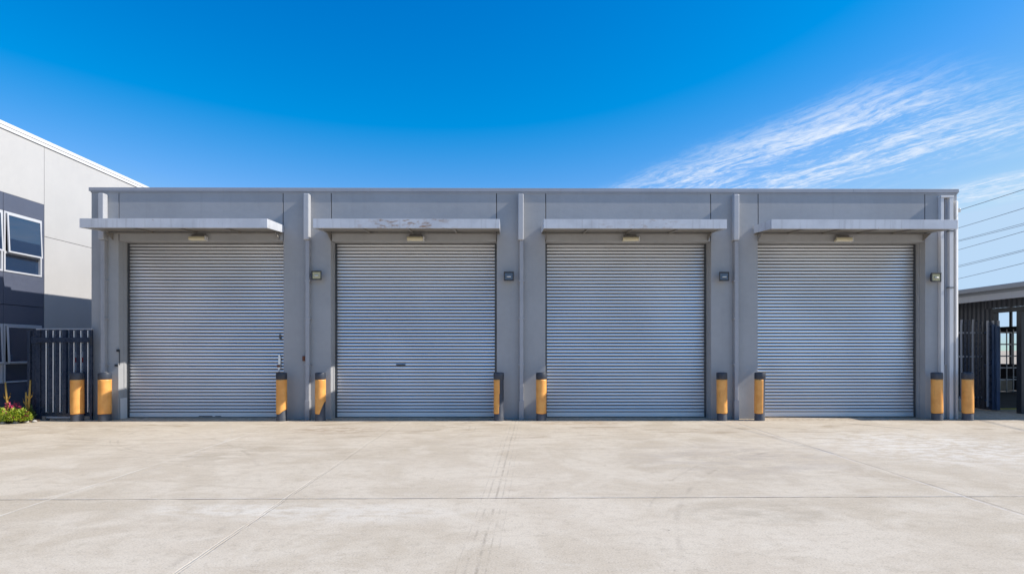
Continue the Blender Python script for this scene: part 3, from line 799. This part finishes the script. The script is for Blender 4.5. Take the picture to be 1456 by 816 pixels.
# ------------------------------------------------------------------ palisade on the right
YP = 16.9
px0, px1 = X(1362, YP)-.9, X(1411, YP)
PF = thing('palisade_fence', 'dark palisade fence of pointed pales between the warehouse and the open shed', 'fence', ((px0+px1)/2, YP, 0))
b = MB()
for z in (.30, 1.45, 2.12): b = MB(); b.box(px0, px1, YP+.004, YP+.045, z, z+.05); b.build('rail', M['trim'], PF)
n = int((px1-px0)/.105); rnd = random.Random(3)
for k in range(n):
    xc = px0+.06+k*.105; hw = .030; lean = rnd.gauss(0, .004); tp = 2.50+rnd.uniform(-.03, .03)
    b = MB(); bm = b.bm
    sec = [(-hw, 0), (-hw*.4, -.018), (0, -.008), (hw*.4, -.018), (hw, 0), (0, .002)]
    lo = [bm.verts.new((xc+p, YP-.002+q, .12)) for p, q in sec]; hi = [bm.verts.new((xc+p+lean*2.2, YP-.002+q, tp-.20)) for p, q in sec]
    ti = [bm.verts.new((xc+p*.12+lean*2.2+(.02 if p > 0 else -.02 if p < 0 else 0), YP-.002+q-.01, tp)) for p, q in sec]
    for A_, B_ in ((lo, hi), (hi, ti)):
        for i in range(6): bm.faces.new((A_[i], A_[(i+1) % 6], B_[(i+1) % 6], B_[i]))
    bm.faces.new(lo[::-1]); bm.faces.new(ti)
    b.build('pale', M['trim'] if k % 3 == 0 else M['gate'], PF)  # every third pale lighter: highlights on the blades put in as colour
# folded-back gate leaves standing beside the opening
LF = thing('steel_gate_leaf', 'tall folded blue black steel gate leaf at the right end of the palisade', 'gate', (X(1419, 16.3), 16.3, 0))
b = MB()
for k in range(3):
    ys_ = 16.28-.10*k; x0 = X(1406+k*5.2, ys_); b = MB(); b.box(x0, x0+.085, ys_-.03, ys_+.03, .05, 2.40-.05*k); b.build('stile', M['blue'] if k else M['gate'], LF, bevel=.006)
b = MB(); xa = X(1402, 16.3)
for z in (.25, 1.2, 2.1): b = MB(); b.box(xa, X(1416, 16.3), 16.33, 16.37, z, z+.07); b.build('rail', M['gate'], LF, bevel=.004)
for k in range(5):
    xx = xa+.03+k*.075
    b = MB(); b.box(xx, xx+.04, 16.29, 16.325, .12, 2.46-.04*(k % 2)); b.build('pale', M['gate'] if k % 2 else M['trim'], LF)  # alternate pales lighter, highlights painted in as on the palisade
kb = box('concrete_block', M['kerb'], None, X(1362, 16.5)-.1, X(1362, 16.5)+.30, 16.3, 16.6, 0, .32, bevel=.02)
tag(kb, 'low concrete block at the foot of the palisade beside the warehouse corner', 'block')

# ------------------------------------------------------------------ overhead wires
def P3(px, py, Y):
    x = X(px, Y); dep = x*math.sin(YAW)+Y*math.cos(YAW)
    return Vector((x, Y, EYE+(HZ-py)*dep/F))
def wire(pa, pb, Ya, Yb, r, label, ext0=.6, ext1=3.):
    A_ = P3(pa[0], pa[1], Ya); B_ = P3(pb[0], pb[1], Yb); d = B_-A_
    pts = []
    for i in range(31):
        s_ = -ext0+(1+ext0+ext1)*i/30
        p = A_+d*s_; p.z += .010*d.length*(s_*(s_-1))*.35; pts.append(p)
    b = MB(); b.tube(pts, r, 6)
    o = b.build('overhead_wire', M['wire'], None, smooth=True, origin=pts[0])
    return tag(o, label, 'wire', 'overhead wires against the sky on the right')
wire((1364, 299), (1456, 269.5), YF+.15, 13.2, .006, 'single wire fixed to the top corner of the warehouse', ext0=0)
wire((1362, 324.5), (1456, 296), 44, 34, .015, 'second highest overhead wire right of the warehouse')
wire((1362, 342), (1456, 317.5), 44, 34, .012, 'upper wire of the closely spaced pair just below the second highest wire')
wire((1362, 343.5), (1456, 320), 44.5, 34.5, .013, 'lower wire of the closely spaced pair just below the second highest wire')
wire((1362, 355.5), (1456, 329), 44, 34, .014, 'single overhead wire between the two closely spaced pairs')
wire((1362, 378), (1456, 355), 44, 34, .012, 'upper wire of the lower closely spaced pair')
wire((1362, 380), (1456, 357), 44.5, 34.5, .013, 'lower wire of the lower closely spaced pair')
wire((1362, 396.5), (1456, 374), 44, 34, .014, 'lowest overhead wire, just above the shed roof')
ip = P3(1364, 299, YF+.15)
IN = thing('insulator', 'small pale insulator holding a wire at the warehouse corner', 'insulator', ip)
b = MB(); b.tube([(XR-.02, YF+.15, ip.z), (ip.x, YF+.15, ip.z)], .012); b.build('pin', M['guide'], IN)
b = MB(); b.lathe([(.012, ip.z-.05), (.035, ip.z-.04), (.025, ip.z-.015), (.035, ip.z+.01), (.022, ip.z+.04), (.01, ip.z+.05)], ip.x, YF+.15, 14); b.build('disc', M['porcelain'], IN, smooth=True)

# ------------------------------------------------------------------ sky and sun
az = R(90+SUN_AZ)                                        # clockwise from +y
world = bpy.data.worlds.new('World'); S.world = world; world.use_nodes = True
t = NT(world.node_tree); bg = world.node_tree.nodes['Background']
UNIT = .15*2**.6
sky = t.new('ShaderNodeTexSky', sky_type='NISHITA'); sky.sun_disc = False
sky.sun_elevation = R(SUN_EL); sky.sun_rotation = az; sky.altitude = 50
sky.air_density = 1.0; sky.dust_density = .35; sky.ozone_density = 2.0
hs = t.new('ShaderNodeHueSaturation'); hs.inputs['Saturation'].default_value = 1.35; hs.inputs['Hue'].default_value = .497
hs.inputs['Value'].default_value = 1.0
t.put(hs.inputs['Color'], sky.outputs[0])
d = t.new('ShaderNodeTexCoord').outputs['Generated']
dx, dy, dz = t.sep(d)
zc = t.m('MAXIMUM', dz, .03)
u = t.m('DIVIDE', dx, zc); v = t.m('DIVIDE', dy, zc)
s_ = t.m('ADD', t.m('MULTIPLY', u, .44), t.m('MULTIPLY', v, -.90)); q_ = t.m('ADD', t.m('MULTIPLY', u, .90), t.m('MULTIPLY', v, .44))
wob = t.m('MULTIPLY', t.m('SUBTRACT', t.noise(t.comb(s_, q_, 0), 1.1, 3), .5), .35)
q2 = t.m('ADD', q_, wob)
big = t.noise(t.comb(t.m('MULTIPLY', s_, .28), t.m('MULTIPLY', q2, 1.5), 1.7), 1.6, 4, .55)
fib = t.noise(t.comb(t.m('MULTIPLY', s_, 1.9), t.m('MULTIPLY', q2, 9.5), 0), 1.5, 10, .72, .7)
rip = t.noise(t.comb(t.m('MULTIPLY', s_, 9.0), t.m('MULTIPLY', q2, 15.), 4), 1.5, 7, .68, .6)
band = t.m('MULTIPLY', t.ss(q2, 2.05, 2.55), t.ss(q2, 3.25, 3.85, 1, 0))
band = t.m('MULTIPLY', band, t.ss(t.m('ADD', s_, t.m('MULTIPLY', q_, -.12)), -1.95, -1.32, 1, 0))
band2 = t.m('MULTIPLY', t.ss(q2, 3.95, 4.25), t.ss(q2, 4.5, 4.9, 1, 0))
band2 = t.m('MULTIPLY', band2, t.ss(s_, -1.85, -1.2, 1, 0))
den = t.m('ADD', t.m('MULTIPLY', big, .42), t.m('ADD', t.m('MULTIPLY', fib, .42), t.m('MULTIPLY', rip, .32)))
cl = t.m('MULTIPLY', t.m('MAXIMUM', band, t.m('MULTIPLY', band2, 1.25)), t.ss(den, .49, .73))
veil = t.m('MULTIPLY', band, .06)
fc = t.m('MULTIPLY', t.m('ADD', t.m('MULTIPLY', cl, .95), veil, clamp=True), t.ss(dz, .02, .12))
CLV = 4.1
# deep polarised blue: a little contrast on the clear sky
hc = t.v('MAXIMUM', t.v('SUBTRACT', t.v('MULTIPLY', hs.outputs[0], (1.5, .78, .70)), (.80, .20, -.52)), (.0, .74, 2.62))
hc = t.v('MINIMUM', hc, (2.15, 3.0, 4.0))
col = t.mix(fc, hc, (CLV*.84, CLV*.93, CLV*1.06))
t.put(bg.inputs['Color'], col); bg.inputs['Strength'].default_value = .142

sl = bpy.data.lights.new('sun', 'SUN'); sl.energy = 3.5; sl.angle = R(.53); sl.color = (1, .945, .865)
so = bpy.data.objects.new('sun', sl); COL.objects.link(so)
el = R(SUN_EL); dv = Vector((math.sin(az)*math.cos(el), math.cos(az)*math.cos(el), math.sin(el)))
so.rotation_euler = dv.to_track_quat('Z', 'Y').to_euler(); so.location = dv*60

# ------------------------------------------------------------------ camera
cam = bpy.data.cameras.new('camera'); co = bpy.data.objects.new('camera', cam); COL.objects.link(co)
co.location = (0, 0, EYE); co.rotation_euler = (R(90), 0, -YAW)
cam.sensor_width = 36; cam.lens = 36*F/1456; cam.shift_y = (HZ-408)/1456
cam.clip_start = .1; cam.clip_end = 3000
S.camera = co
S.view_settings.view_transform = 'Standard'; S.view_settings.look = 'None'
S.view_settings.gamma = 1; S.view_settings.use_curve_mapping = False
S.view_settings.exposure = .72
S.render.engine = 'CYCLES'
S.render.resolution_x = 1024; S.render.resolution_y = 573
